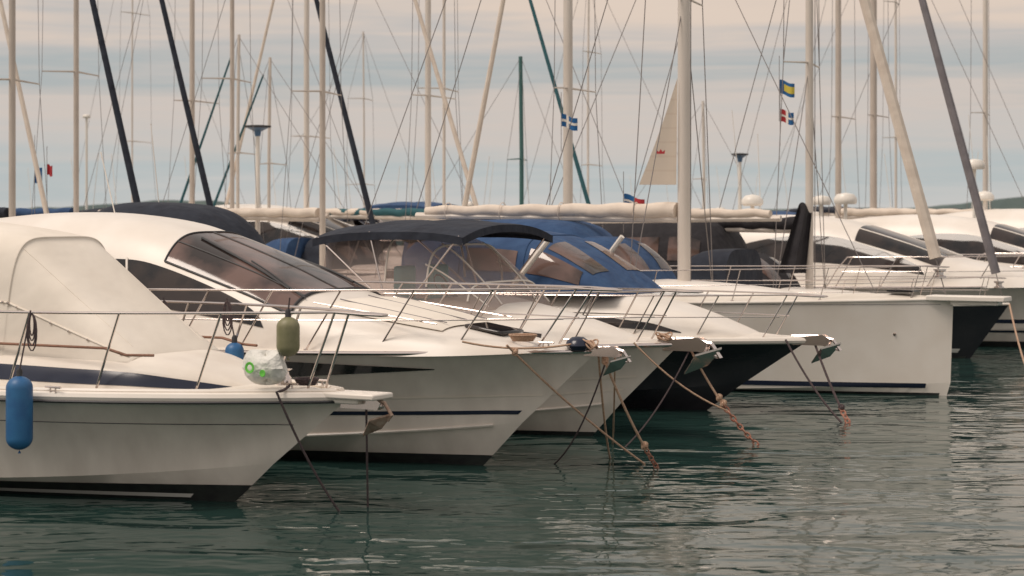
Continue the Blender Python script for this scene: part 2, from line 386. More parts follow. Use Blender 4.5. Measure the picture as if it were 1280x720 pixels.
# ================================================================== generic sport yacht
def sport_yacht(name, P, rz, h, st, wind, side, hullm, detail=True, deckm=GEL, wm=GLASSB):
    b = empty(name, P, rz); h.build(b, hullm, deckm, crown=.1, rub=STEEL, nt=44 if detail else 24, rr=.03)
    h.band(b, 'boot_top', ANTI, 0, 1, -.3, lambda t: .10+.05*t, .006)
    f = cabin_f(st, .52); cabin(b, 'superstructure', f, GELW, nu=7 if detail else 4, nv=40 if detail else 24)
    (u0, u1) = wind
    patch('windscreen', f, lin(u0, u1, 16), lambda u: lerp(.15, .20, (u-u0)/(u1-u0)), lambda u: lerp(.85, .80, (u-u0)/(u1-u0)), 24, .012, wm, b, 1.5)
    if detail:
        for v in (.33, .5, .67): sline(f, [(u0, v), (u1, v)], .016, .012, RUB, b)
        sline(f, [(u0, .15), (u0, .85)], .02, .022, RUB, b, 'windscreen_gasket', 30)
        sline(f, [(u0, .15), (u1, .20)], .014, .016, RUB, b, 'windscreen_gasket', 20)
        sline(f, [(u1, .20), (u1, .80)], .014, .016, RUB, b, 'windscreen_gasket', 30)
        for v in (.3, .6):
            sline(f, [(u0-.05, v), (u0+.55*(u1-u0), v+.1)], .035, .012, RUB, b, 'wiper')
            sline(f, [(u0+.15*(u1-u0), v+.02), (u0+.9*(u1-u0), v+.12)], .03, .018, RUB, b, 'wiper_blade')
    for (a0, a1, l0, l1, hh) in side:
        def up(u, a0=a0, a1=a1, hh=hh, l0=l0):
            s_ = (u-a0)/(a1-a0); return l0+hh*math.sin(math.pi*min(1, s_**.9))**.6
        def lo_(u, l0=l0): return l0
        patch('side_window', f, lin(a0, a1, 30), lo_, up, 8, .012, GLASS, b, 1.5)
        patch('side_window', f, lin(a0, a1, 30), lambda u: 1-lo_(u), lambda u: 1-up(u), 8, .012, GLASS, b, 1.5)
        if detail: sline(f, [(lerp(a0, a1, .52), l0), (lerp(a0, a1, .58), l0+hh)], .016, .02, GELW, b)
    return b, f
ST2 = [(1.25, .16, 1.62, .04, .1), (.9, .5, 1.60, .10, .15), (0, .98, 1.56, .30, .2), (-1.2, 1.3, 1.53, .55, .2), (-2.3, 1.45, 1.5, .80, .2), (-3.3, 1.52, 1.5, 1.18, .24), (-4.7, 1.56, 1.48, 1.66, .3), (-5.6, 1.6, 1.47, 1.88, .32), (-7.0, 1.62, 1.46, 2.0, .32), (-8.6, 1.62, 1.45, 1.93, .3), (-10.2, 1.6, 1.42, 1.72, .28)]
P2 = (-.33, 27.2, 0)
h2 = Hull(11.6, 1.95, 1.68, 1.62, 1.5, cb=.62, ca=.2, flare=.35, tm=.42, ps=2.5, pc=1.75)
b2, f2 = sport_yacht('motor_yacht', P2, HD, h2, ST2, (4.15, 6.05), [(4.5, 8.5, .05, .05, .125)], GELH)
h2.band(b2, 'hull_window', GLASS, .60, .862, lambda t: lerp(1.12, 1.36, (t-.6)/.262) if t > .6 else 1.12, lambda t: lerp(1.46, 1.37, max(0, (t-.64)/.222)**1.5 if t > .64 else 0), .012, nv=8)
h2.band(b2, 'hull_stripe', STRIPE, .3, .985, lambda t: .60+.14*t**2, lambda t: .60+.14*t**2+.055, .008)
h2.band(b2, 'hull_crease', GEL, .1, .99, lambda t: .84+.16*t**3, lambda t: .865+.16*t**3, .008)
A = Acc()
for sd in (-1, 1): A.tube([h2.pt(t, .3, sd)+Vector((0, sd*.012, 0)) for t in lin(.02, .97, 44)], .022, 6)
A.obj('spray_rail', GELH, b2)
h2.rail(b2, .50, .955, .82, 7, inset=.16, lean=.42, mids=(.5,), r=.015, tipx=-.1)
anchor(b2, (1.85, 0, 1.62), 1.0, STEEL, .1)
A = Acc(); A.lathe((1.45, -.1, 1.72), [(0, -.1), (.12, -.08), (.17, -.02), (.15, .04), (.08, .09), (0, .1)], 16); A.obj('windlass_cover', STRIPE, b2)
A = Acc(); A.box((.1, 0, 1.88), (.62, .6, .05), Matrix.Rotation(.15, 3, 'Y')); bevel(A.obj('deck_hatch', GLASS, b2), .03)
def pad(u, v):
    p = f2(u, v); return p+nrm(f2, u, v)*(.07-.05*max(abs(v-.5)/.24, abs(u-3.0)/.75)**6)
V, Fc = grid(pad, lin(2.25, 3.75, 24), lin(.26, .74, 24)); mk('sun_pad', V, Fc, CANW, b2)
for v in (.38, .5, .62): sline(f2, [(2.3, v), (3.7, v)], .068, .008, SAILG, b2, 'pad_piping')
A = Acc(); cleat(A, (1.1, -.35, 1.68)); cleat(A, (1.1, .35, 1.68)); cleat(A, (-3.6, -1.75, 1.58)); A.obj('cleats', STEEL, b2)
A = Acc()
for sd in (-1, 1):
    A.tube([Vector((x, sd*1.0, 1.98+.12*(-.2-x))) for x in lin(-.2, -2.2, 8)], .012)
A.obj('grab_rail', STEEL, b2)
A = Acc(); A.tube([(-6.9, .3, 3.4), (-7.2, .3, 4.4)], .010, 5); A.obj('roof_aerial', PLASW, b2)

# ================================================================== BOAT 3 : open cruiser with bimini
P3 = (1.3, 30.8, 0); b3 = empty('cabin_cruiser', P3, HD)
h3 = Hull(8.4, 1.6, 1.42, 1.46, 1.32, cb=.55, ca=.15, flare=.3, tm=.42, ps=2.4, pc=1.7)
h3.build(b3, GELH, GEL, crown=.1, rub=STEEL)
h3.band(b3, 'boot_top', ANTI, 0, 1, -.3, .06); h3.band(b3, 'hull_crease', GEL, .1, .98, lambda t: .75+.2*t**3, lambda t: .78+.2*t**3, .008)
h3.band(b3, 'hull_crease', GEL, .1, .98, lambda t: .45+.3*t**3, lambda t: .48+.3*t**3, .008)
A = Acc()
for sd in (-1, 1): A.tube([h3.pt(t, .3, sd)+Vector((0, sd*.012, 0)) for t in lin(.02, .97, 44)], .02, 6)
A.obj('spray_rail', GELH, b3)
f3 = cabin_f([(.95, .15, 1.42, .04, .1), (.6, .45, 1.41, .14, .15), (-.2, .85, 1.4, .38, .2), (-1.2, 1.14, 1.38, .62, .2), (-2.1, 1.28, 1.36, .78, .2), (-3.2, 1.34, 1.34, .70, .15), (-6.5, 1.36, 1.3, .6, .12)], .5)
cabin(b3, 'cabin_trunk', f3, GELW)
for a, c in ((.03, .07), (.93, .97)): patch('side_window', f3, lin(2.3, 4.2, 20), lambda u: a, lambda u: c, 4, .008, GLASS, b3)
g3 = cabin_f([(-1.35, 1.02, 1.95, .05, .05), (-1.7, 1.14, 1.95, .45, .08), (-2.3, 1.2, 1.98, .92, .1), (-3.0, 1.24, 1.98, 1.16, .1), (-4.3, 1.26, 1.98, 1.18, .1)], .4)
cabin(b3, 'vinyl_enclosure', g3, VINYL)
for u in (.9, 2.1, 3.1): sline(g3, [(u, .02), (u, .5), (u, .98)], .01, .016, GELW, b3, 'screen_frame', 20)
for v in (.12, .42, .58, .88): sline(g3, [(0.1, v), (2.2, v)], .01, .014, GELW, b3, 'screen_frame')
bimini(b3, -1.55, -4.35, 1.42, 3.15, .18, NAVY, 2.05, tilt=-.04, skirt=.12, t=.05)
for (x, y) in ((-3.2, .5), (-3.2, -.5)):
    A = Acc(); A.box((x, y, 2.25), (.14, .5, .7)); A.box((x+.25, y, 2.0), (.5, .5, .14)); bevel(A.obj('helm_seat', CYAN, b3), .05, 3)
A = Acc(); A.lathe((-2.5, -.5, 2.3), [(.17, 0), (.19, .015), (.2, 0), (.18, -.015), (.17, 0)], 16, M=Matrix.Rotation(1.1, 3, 'Y')); A.tube([(-2.5, -.5, 2.3), (-2.2, -.5, 2.1)], .03); A.obj('steering_wheel', RUB, b3)
h3.rail(b3, .5, .95, .8, 6, inset=.13, lean=.35, mids=(.5,), r=.014)
anchor(b3, (1.62, 0, 1.46), 1.5, STEEL, .08)

# ================================================================== BOAT 4 : dark hull cruiser
P4 = (3.48, 34.7, 0); b4 = empty('motor_cruiser', P4, HD)
h4 = Hull(10, 1.75, 1.8, 1.28, 1.2, cb=.5, ca=.15, flare=.35, tm=.42, ps=2.4, pc=1.7)
h4.build(b4, DKHULL, GEL, crown=.1, rub=GELW, rr=.06)
f4 = cabin_f([(1.0, .2, 1.26, .05, .1), (.5, .6, 1.26, .22, .15), (-.5, 1.05, 1.25, .55, .2), (-1.6, 1.3, 1.24, .8, .2), (-2.6, 1.4, 1.22, .95, .2), (-4, 1.45, 1.2, 1.0, .15), (-8.5, 1.45, 1.2, .95, .12)], .5)
cabin(b4, 'cabin_trunk', f4, GELW)
for a, c in ((.03, .08), (.92, .97)): patch('side_window', f4, lin(1.7, 4.6, 24), lambda u: a, lambda u: a+(c-a)*min(1, (u-1.65)*2), 4, .01, GLASS, b4)
g4 = cabin_f([(-1.4, 1.1, 2.0, .05, .05), (-1.9, 1.25, 2.0, .45, .1), (-2.8, 1.32, 2.0, .95, .12), (-3.8, 1.36, 2.0, 1.12, .12), (-5.2, 1.38, 2.0, 1.08, .12), (-5.6, 1.38, 2.0, .9, .12)], .42)
cabin(b4, 'canvas_enclosure', g4, BLUE)
for (u0, u1, a, c) in ((.9, 1.9, .26, .48), (.9, 1.9, .52, .74), (1.1, 2.2, .03, .2), (2.45, 3.3, .03, .15), (1.1, 2.2, .8, .97)):
    patch('vinyl_window', g4, lin(u0, u1, 12), a, c, 8, .012, GLASSB, b4, 2)
for u in (2.3, 3.4): sline(g4, [(u, .02), (u, .5), (u, .98)], .004, .014, BLUE, b4, 'canvas_hoop', 20)
h4.rail(b4, .5, .95, .75, 6, inset=.13, lean=.3, mids=(.5,), r=.014)
anchor(b4, (1.95, 0, 1.28), 1.3, STEEL, .08)
A = Acc()
for sd in (-1, 1): A.tube([(-3.3, sd*1.46, 2.0), (-2.45, sd*1.40, 3.0)], .05, 8)
A.obj('arch_legs', GELW, b4)

# ================================================================== sailing yachts
def sailboat(name, P, rz, L=12, B=1.9, ov=.5, zb=1.5, za=1.25, J=4.5, top=18, mr=.1, mastm=ALU, furl=None, furlr=.09, boom=5.5, boomc=SAIL, hood=NAVY, hullm=GELH,
             stripe=STRIPE, tent=None, detail=False, wr=.011, nsp=2, boomz=3.35, backstay=True, ps=2.1, hs=0.0, tm_=0):
    b = empty(name, P, rz)
    h = Hull(L, B, ov, zb, za, cb=.25, ca=-.05, flare=.04, tm=.38, ps=ps, pc=ps*.85, bcf=.90, kz=-.6)
    h.build(b, hullm, DECK, crown=.1, rub=(GELW if detail else hullm), nt=44 if detail else 16, rr=.03)
    if stripe and detail: h.band(b, 'waterline_stripe', stripe, 0, .97, .14, .23, .008)
    if detail: h.band(b, 'boot_top', ANTI, 0, .99, -.3, .05, .006)
    f = cabin_f([(-J+2.6, .25, za+.1, .1, .1), (-J+1.9, .7, za+.08, .26, .2), (-J, 1.0, za+.05, .42, .2), (-J-2.5, 1.15, za, .5, .2), (-J-4.2, 1.2, za, .5, .15)], .45)
    cabin(b, 'coachroof', f, GELW, nu=4, nv=20)
    for a, c in ((.03, .07), (.93, .97)): patch('coachroof_window', f, lin(1.2, 3.5, 16), a, c, 3, .01, GLASS, b)
    A = Acc(); A.tube([(-J, 0, 1.2), (-J, 0, top*.6), (-J-.05, 0, top)], mr, 12, r2=mr*.85); A.obj('mast', mastm, b)
    A = Acc(); W = Acc(); sp = [top*(i+1)/(nsp+1)*1.02+.6 for i in range(nsp)]
    ch = {-1: Vector((-J-.25, -(B-.15), za)), 1: Vector((-J-.25, B-.15, za))}
    for sd in (-1, 1):
        prev = ch[sd]
        for z in sp:
            tip = Vector((-J-.2, sd*(B*.55 if z == sp[-1] else B*.62), z)); A.tube([(-J, 0, z+.05), tip], .03, 6, r2=.018)
            W.tube([prev, tip], wr, 4)
            if detail: W.tube([prev, (-J, 0, z)], wr, 4)
            prev = tip
        W.tube([prev, (-J, 0, top-.2)], wr, 4)
    W.tube([(ov-.15, 0, zb+.1), (-J, 0, top-.1)], wr, 4)
    if backstay:
        W.tube([(-L+.1, 0, za+.1), (-J, 0, top)], wr, 4)
        if detail:
            W.tube([(-J+.1, .1, 1.5), (-J+.1, .14, top-.5)], wr, 4)
            W.tube([(-J-boom, 0, boomz+.1), (-J, 0, top)], wr, 4)
            W.tube([(-J-boom*.5, 0, boomz+.1), (-J, .1, top*.62)], wr, 4)
    A.obj('spreaders', mastm, b); W.obj('rigging', WIRE, b)
    if furl:
        s0 = Vector((ov-.15, 0, zb+.1)); s1 = Vector((-J, 0, top-.1)); a = s0.lerp(s1, .035); c = s0.lerp(s1, .93)
        Acc().tube([a.lerp(c, i/24) for i in range(25)], furlr, 8, r2=furlr*.55).obj('furled_genoa', furl, b)
        A = Acc(); A.lathe(s0.lerp(s1, .02), [(0, -.08), (.12, -.08), (.12, -.05), (.07, -.03), (.07, .03), (.12, .05), (.12, .08), (0, .08)], 12); A.obj('furling_drum', STEEL, b)
    A = Acc(); A.tube([(-J-mr, 0, boomz-.12), (-J-boom, 0, boomz-.05)], .07, 8); A.obj('boom', mastm, b)
    pts = [Vector((-J-.15-(boom-.4)*i/28, .02*math.sin(i*2.1), boomz+.06+.02*math.sin(i*1.3))) for i in range(29)]
    Acc().tube(pts, .17 if detail else .14, 10, r2=.10).obj('sail_cover', boomc, b)
    if detail:
        A = Acc()
        for i in (1.2, 3.9, 6.1, 8.2):
            x = -J-.3-(boom-.6)*i/9; A.tube([Vector((x, .17*math.cos(t), boomz+.04+.19*math.sin(t))) for t in lin(0, 6.28, 14)], .010, 5)
        A.obj('sail_ties', boomc, b)
    if hood:
        g = cabin_f([(-J-2.9+hs, .9, za+.35, .05, .05), (-J-3.2+hs, 1.05, za+.35, .55, .1), (-J-3.8+hs, 1.12, za+.35, .95, .12), (-J-4.6+hs, 1.12, za+.35, 1.0, .12)], .45)
        cabin(b, 'sprayhood', g, hood, nu=4, nv=24)
        for v0, v1 in ((.22, .48), (.52, .78)): patch('hood_window', g, lin(.6, 1.7, 8), v0, v1, 6, .01, GLASSB, b, 2)
    if tent:
        g = cabin_f([(-J-4.3+hs, 1.2, za+.3, 1.0, .1), (-J-4.9+hs, 1.35, za+.3, 1.35+tm_, .12), (-J-6.5+hs, 1.45, za+.3, 1.4+tm_, .14), (-J-8.3+hs, 1.45, za+.3, 1.3+tm_, .14)], .45)
        cabin(b, 'cockpit_tent', g, tent, nu=4, nv=24)
        for u0, u1 in ((.9, 1.5), (1.65, 2.3), (2.4, 2.9)):
            for a, c in ((.05, .17), (.83, .95)): patch('tent_window', g, lin(u0, u1, 8), a, c, 5, .012, GLASSB, b, 2)
    if detail: h.rail(b, .05, .96, .6, 9, inset=.1, lean=.0, mids=(.5,), r=.010, drop=False, tipx=-.1)
    return b, h

P5 = (8.23, 37.4, 0)
b5, h5 = sailboat('sailing_yacht', P5, HD, L=14, B=2.15, ov=.06, zb=1.82, za=1.6, J=5.5, top=21, mr=.13, furl=SAIL, furlr=.12, boom=6.4, hood=BLUE, tent=BLUE, detail=True, ps=2.0, boomz=3.42, hullm=GELW, hs=2.4)
A = Acc(); A.box((.35, 0, 1.84), (1.5, .5, .10)); A.box((.5, 0, 1.76), (.9, .34, .08)); bevel(A.obj('bowsprit_platform', GELW, b5), .02)
A = Acc(); A.box((-.9, -.02, 1.96), (.5, .5, .03)); A.obj('foredeck_hatch', GLASS, b5)
A = Acc(); q = h5.pt(.93, .72, -1); A.lathe(q+Vector((0, -.005, 0)), [(0, 0), (.03, 0), (.03, .01), (0, .012)], 12, M=Matrix.Rotation(math.radians(90), 3, 'X')); A.obj('hull_vent', STEEL, b5)
h5.band(b5, 'hull_crease', SAILG, .05, .985, lambda t: 1.60+.12*t, lambda t: 1.608+.12*t, .008)
ms = local_to_world(P5, HD, (-5.5, 0, 0))
sa = empty('triangular_sail', (ms.x-.12, ms.y-.1, 0))
a0 = Vector((-.02, 0, 6.15)); a1 = Vector((-.04, 0, 4.0)); a2 = Vector((-.80, -.1, 4.0))
def tri(u, v):
    p = a0.lerp(a1.lerp(a2, v), u); p.y += .06*math.sin(v*3.1)*u; p.x += .03*math.sin(u*3.1)*v; return p
V, Fc = grid(tri, lin(0, 1, 12), lin(0, 1, 10)); mk('cloth', V, Fc, SAILT, sa)
A = Acc()
c0 = Vector((-.36, -.06, 4.62)); A.add([c0+Vector(q)*.075 for q in ((-1, 0, 0), (1, 0, 0), (1.2, 0, 1.1), (.5, 0, .5), (0, 0, 1.3), (-.5, 0, .5), (-1.2, 0, 1.1))], [(0, 1, 2, 3, 4, 5, 6)])
A.obj('crown_emblem', RED, sa, smooth=False)

P6 = (10.8, 46.8, 0)
b6, h6 = sailboat('sailing_yacht', P6, HD, L=12.5, B=1.9, ov=.9, zb=1.3, za=1.1, J=4.05, top=19, mr=.10, furl=SAILG, furlr=.11, boom=5, boomc=BLACK, hood=BLACK, tent=BLACK, hullm=DKHULL, stripe=WHITEL, detail=True, boomz=3.1, hs=2.4, tm_=.5)
mp = local_to_world(P6, HD, (-4.05, 0, 0))
e = empty('sail_bag', (mp.x-.15, mp.y-.3, 0))
def bagf(u, v):
    w = .22+.22*u; return Vector((-.32*u+(v-.5)*w*1.6, .12*math.sin(v*9), 3.55-1.6*u+.13*math.sin(v*5)*(1-u)))
V, Fc = grid(bagf, lin(0, 1, 14), lin(0, 1, 14)); mk('cloth', V, Fc, BLACK, e)

# flags
def flag(name, u, v, D, w, hgt, parts, pole=None):
    p = ray(u, v, D); e = empty(name, p)
    def g(a, b): return Vector((w*(a-.5)*.95, .05*math.sin(a*6), -hgt*(b-.5)-.10*a*w*3+.02*math.sin(a*7)))
    for (x0, x1, y0, y1, m_, off) in parts:
        V, Fc = grid(lambda a, b: g(a, b)+Vector((0, -off, 0)), lin(x0, x1, 10), lin(y0, y1, 5)); mk('cloth', V, Fc, m_, e)
    Acc().tube([(-w*.5, 0, hgt*2.2), (-w*.5, 0, -hgt*2.5)], .008, 5).obj('halyard', WIRE, e)
flag('pennant_flag', 984, 108, 48.6, .38, .34, [(0, 1, 0, 1, FLB, 0), (.3, 1, .25, .75, YEL, .01)])
flag('signal_flag', 984, 144, 48.6, .34, .3, [(0, .5, 0, 1, RED, 0), (.5, 1, 0, 1, FLB, 0), (0, 1, .42, .58, PLASW, .01), (.42, .58, 0, 1, PLASW, .013)])
flag('ensign_flag', 712, 150, 47.5, .4, .3, [(0, 1, 0, 1, FLB, 0), (0, 1, .4, .6, PLASW, .01), (.3, .45, 0, 1, PLASW, .013)])
flag('ensign_flag', 48, 218, 56, .22, .5, [(0, 1, 0, 1, FLB, 0)])
flag('ensign_flag', 62, 212, 56, .16, .3, [(0, 1, 0, 1, RED, 0)])
flag('ensign_flag', 793, 250, 46, .5, .3, [(0, .5, 0, 1, FLB, 0), (.5, 1, 0, 1, RED, 0), (0, 1, .42, .58, PLASW, .01)])

HL = math.radians(150)
def sb(u, D, J, head, top, mr, furl=None, **k):
    M = ray(u, 262, D); rz = HD if head > 0 else HL
    P = Vector((M.x, M.y, 0))+Matrix.Rotation(rz, 3, 'Z') @ Vector((J, 0, 0))
    sailboat('sailing_yacht', P, rz, J=J, top=top, mr=mr, furl=furl, wr=.010, **k)
sb(15, 50, 4.3, 1, 18, .09, NAVY, mastm=ALUT, hood=NAVY, boomc=NAVY)
sb(-88, 54, 4.4, 1, 18, .09, SAIL, hood=BLUE, furlr=.07)
sb(95, 57, 5.1, 1, 20, .08, NAVY, mastm=ALUT, hood=NAVY, boomc=BLUE)
sb(290, 60, 5.2, 1, 20, .07, NAVY, mastm=ALUT, boomc=SAIL)
sb(240, 66, 4.0, -1, 19, .09, None, hood=BLUE, mastm=ALUT)
sb(403, 55, 5.3, 1, 18, .085, SAIL, mastm=ALUT, boomc=SAIL, furlr=.07)
sb(383, 70, 3.8, -1, 16, .1, SAIL, hood=TEAL, furlr=.07)
sb(555, 62, 5.4, 1, 19.5, .05, TEAL, boomc=TEAL, furlr=.07)
sb(535, 57, 4.5, -1, 18, .09, None, boomc=SAIL, hood=BLACK)
sb(710, 48, 3.0, -1, 17, .12, SAIL, furlr=.075, L=11, B=1.7, boomc=SAIL)
sb(652, 78, 3.0, 1, 9.5, .09, None, mastm=ALUG, nsp=1, L=9, B=1.4)
sb(297, 66, 3.0, -1, 9.3, .06, TEAL, nsp=1, L=9, B=1.4, furlr=.055)
sb(336, 68, 3.0, -1, 8.7, .06, TEAL, nsp=1, L=9, B=1.4, furlr=.055)
sb(880, 88, 3.5, 1, 8.3, .07, None, nsp=1, L=9, B=1.4)
sb(735, 84, 3.5, -1, 14, .05, None, L=10, B=1.5)
sb(1048, 70, 4.2, -1, 18, .11, None, mastm=ALUT)
sb(1092, 76, 4.2, -1, 19, .14, None, mastm=ALUT)
sb(1120, 90, 4.2, 1, 18, .06, None)
sb(1232, 74, 4.2, 1, 19, .10, None, boomc=NAVY)
sb(165, 95, 4, -1, 18, .045, None); sb(455, 95, 4, 1, 12, .045, None)

# ================================================================== right-hand motor yachts beyond
def bg_yacht(P, rz, sc=1.0, hullm=GELH, canvas=None, arch=True):
    h = Hull(11.6*sc, 1.9*sc, 1.6*sc, 1.6*sc, 1.45*sc, cb=.6, ca=.2, flare=.3, ps=2.5, pc=1.75)
    st = [tuple([q[0]*sc, q[1]*sc, q[2]*sc, q[3]*sc*.95, q[4]]) for q in ST2]
    b, f = sport_yacht('motor_yacht', P, rz, h, st, (4.15, 6.05), [(4.5, 9.0, .045, .05, .15)], hullm, detail=False, wm=GLASS)
    h.band(b, 'hull_stripe', STRIPE, .1, .98, lambda t: .62*sc, lambda t: .72*sc, .008)
    h.band(b, 'hull_stripe', STRIPE, .1, .98, lambda t: .38*sc, lambda t: .44*sc, .008)
    for v in (.36, .64): sline(f, [(4.15, v), (6.05, v)], .016, .022, GELW, b)
    h.rail(b, .5, .955, .75, 6, inset=.15, lean=.3, mids=(.5,), r=.015)
    if arch:
        A = Acc()
        A.tube([(-8.1*sc, 0, 3.2*sc), (-8.1*sc, 0, 3.65*sc)], .06, 8)
        A.lathe((-8.1*sc, 0, 3.6*sc), [(0, 0), (.24, 0), (.3, .06), (.3, .16), (.2, .28), (0, .32)], 16)
        A.tube([(-8.1*sc, .6, 3.2*sc), (-8.2*sc, .6, 5.6*sc)], .012, 5); A.tube([(-8.1*sc, -.7, 3.2*sc), (-8.4*sc, -.7, 6.2*sc)], .010, 5)
        A.obj('radome_and_aerials', PLASW, b)
    return b, h
b7, h7 = bg_yacht((13.6, 50.5, 0), HD, 1.0)
b8, h8 = bg_yacht((18.2, 55, 0), HD, 1.0, arch=False)
bg_yacht((22.5, 59.5, 0), HD, 1.05)
bg_yacht((-2.5, 66, 0), HD, 1.1, arch=False)

def cruiser_proto(kind):
    par = empty('motor_boat')
    sc = R.uniform(.9, 1.1); h = Hull(8*sc, 1.5*sc, 1.2*sc, 1.5*sc, 1.3*sc, cb=.5, ca=.15, flare=.25, ps=2.3)
    h.build(par, GELH if kind != 2 else DKHULL, GEL, nt=16, rub=GELW)
    f = cabin_f([(.6, .3, 1.42, .08, .1), (-.4, .9, 1.4, .4, .2), (-1.6, 1.15, 1.35, .75, .2), (-2.8, 1.2, 1.3, 1.25+.1*kind, .25), (-4, 1.22, 1.3, 1.6+.1*kind, .25), (-6, 1.22, 1.3, 1.62+.1*kind, .22), (-7, 1.2, 1.3, 1.5, .2)], .5)
    cabin(par, 'cabin', f, GELW, nu=3, nv=20)
    patch('windscreen', f, lin(2.2, 3.7, 8), .16, .84, 12, .012, GLASSB, par)
    for a, c in ((.04, .14), (.86, .96)): patch('side_window', f, lin(2.6, 5, 12), a, c, 4, .012, GLASS, par)
    if kind in (0, 2):
        bimini(par, -3.8, -6.6, 1.2, 3.2+.1*kind, .12, (NAVY, None, BLUE, TEAL)[kind], 2.4)
    A = Acc(); A.tube([(-4.6, .6, 3.1), (-4.9, .6, 5.4)], .012, 5); A.lathe((-4.4, 0, 2.85+.1*kind), [(0, 0), (.2, 0), (.26, .08), (.2, .24), (0, .28)], 12); A.tube([(-4.4, 0, 2.6), (-4.4, 0, 3.0+.1*kind)], .05); A.obj('radome_and_aerial', PLASW, par)
    h.rail(par, .5, .95, .7, 5, lean=.2, r=.016)
    return par
protos = [cruiser_proto(k) for k in range(4)]
def dup(par, loc, rz, s=1.0):
    e = empty('motor_boat', loc, rz); e.scale = (s, s, s)
    for c in par.children:
        n = c.copy(); scene.collection.objects.link(n); n.parent = e
    return e
spots = []
u = -60
while u < 1400:
    D = R.choice([74, 82, 90, 99]); spots.append((u, D)); u += R.uniform(42, 78)
for k_, (u_, D_, r_) in enumerate(((560, 72, HD), (480, 74, HL), (800, 68, HD), (890, 80, HL))):
    q = ray(u_, 262, D_); q.z = 0; protos[k_].location = q; protos[k_].rotation_euler = (0, 0, r_)
for (u, D) in spots:
    p = ray(u, 262, D); p.z = 0; dup(protos[R.randrange(4)], p, (HD if R.random() < .6 else HL)+R.uniform(-.1, .1), R.uniform(.95, 1.12))
pN = ray(395, 262, 41); pN.z = 0
bN = dup(protos[1], pN, HD, 1.0); bN.name = 'canvas_cruiser'
g = cabin_f([(-1.9, 1.1, 2.3, .4, .1), (-2.3, 1.25, 2.3, .95, .12), (-3.0, 1.3, 2.3, 1.28, .14), (-4.6, 1.32, 2.3, 1.36, .14), (-5.3, 1.3, 2.3, 1.2, .14)], .5)
cabin(bN, 'canvas_enclosure', g, NAVY)

# ================================================================== lamp masts
def lamp(u, vtop, D, w):
    p = ray(u, vtop, D); e = empty('floodlight_mast', (p.x, p.y, 0)); z = p.z
    Acc().tube([(0, 0, 0), (0, 0, z-.35)], .10, 12, r2=.07).obj('pole', PLASW, e)
    A = Acc(); A.lathe((0, 0, z-.35), [(.09, 0), (.12, .16), (w*.40, .26), (w*.5, .30)], 20); A.obj('lamp_head', LAMPB, e)
    Acc().lathe((0, 0, z-.07), [(w*.5, 0), (w*.56, .02), (w*.56, .07), (0, .1)], 20).obj('lamp_cap', RUB, e)
    A = Acc(); A.box((0, 0, .3), (.5, .5, .6)); A.obj('base', CONC, e)
lamp(322, 157, 66, .80); lamp(925, 192, 84, .65)
for (u, v, D, r_) in ((1218, 205, 60, .32), (1057, 248, 58, .34), (1027, 250, 57, .28), (108, 145, 80, .16), (588, 255, 70, .2)):
    p = ray(u, v, D); e = empty('radar_dome', (p.x, p.y, 0))
    Acc().tube([(0, 0, 1.0), (0, 0, p.z-r_*.5)], .05, 8).obj('post', PLASW, e)
    Acc().lathe((0, 0, p.z-r_*.5), [(0, 0), (r_*.9, 0), (r_, r_*.2), (r_, r_*.5), (r_*.75, r_*.85), (0, r_)], 18).obj('dome', PLASW, e)

# ================================================================== mooring lines and chains
def rope(name, pts, r, m):
    Acc().tube(pts, r, 6).obj(name, m)
def chain(A, pts, s=.05):
    P = [Vector(p) for p in pts]
    seg = sum((P[i+1]-P[i]).length for i in range(len(P)-1)); n = int(seg/(s*1.5))
    def at(d):
        for i in range(len(P)-1):
            l = (P[i+1]-P[i]).length
            if d <= l: return P[i].lerp(P[i+1], d/l), (P[i+1]-P[i]).normalized()
            d -= l
        return P[-1], (P[-1]-P[-2]).normalized()
    for k in range(n):
        c, d = at(k*s*1.5); a = d.cross(Vector((0, 1, 0) if k % 2 else (0, .2, 1))).normalized()
        ring = [c+d*(s*math.cos(t))+a*(s*.6*math.sin(t)) for t in [2*math.pi*j/8 for j in range(9)]]
        A.tube(ring, s*.26, 5, cap=False)
    return A
def knot(A, c, r=.04):
    c = Vector(c)
    for k in range(4):
        a = k*1.0
        A.tube([c+Vector((r*.8*math.cos(t)*math.cos(a), r*.7*math.cos(t)*math.sin(a), r*.6*math.sin(t)+.012*k)) for t in lin(0, 6.28, 10)], r*.4, 6)
def w2(p): return local_to_world(P2, HD, p)
def w3(p): return local_to_world(P3, HD, p)
def w4(p): return local_to_world(P4, HD, p)
def sub(p, d=.15): p = Vector(p); p.z -= d; return p
rope('mooring_rope', sag(w1((.95, -.3, 1.46)), w1((1.0, -.62, 1.42)), .02, 5)[:-1]+sag(w1((1.0, -.62, 1.42)), sub(onwater(435, 638)), .12), .016, ROPED)
rope('mooring_rope', sag(w1((1.75, .1, 1.25)), sub(onwater(460, 633)), .05), .014, ROPED)
A = Acc(); pts = sag(w2((.75, -.78, 1.72)), sub(onwater(822, 578)), .08, 20); A.tube(pts, .015, 6); knot(A, pts[1]); A.obj('mooring_rope', ROPE)
rope('mooring_rope', sag(w2((.2, -1.0, 1.76)), w2((1.5, -.2, 1.74)), .08, 12), .015, ROPE)
rope('mooring_rope', sag(w2((1.7, 0, 1.6)), sub(onwater(765, 570)), .22), .015, ROPE)
rope('mooring_rope', sag(w2((1.95, 0, 1.6)), sub(onwater(765, 545)), .35), .012, ROPE)
rope('mooring_rope', sag(w2((1.8, .1, 1.6)), sub(onwater(660, 574)), .5), .012, ROPED)
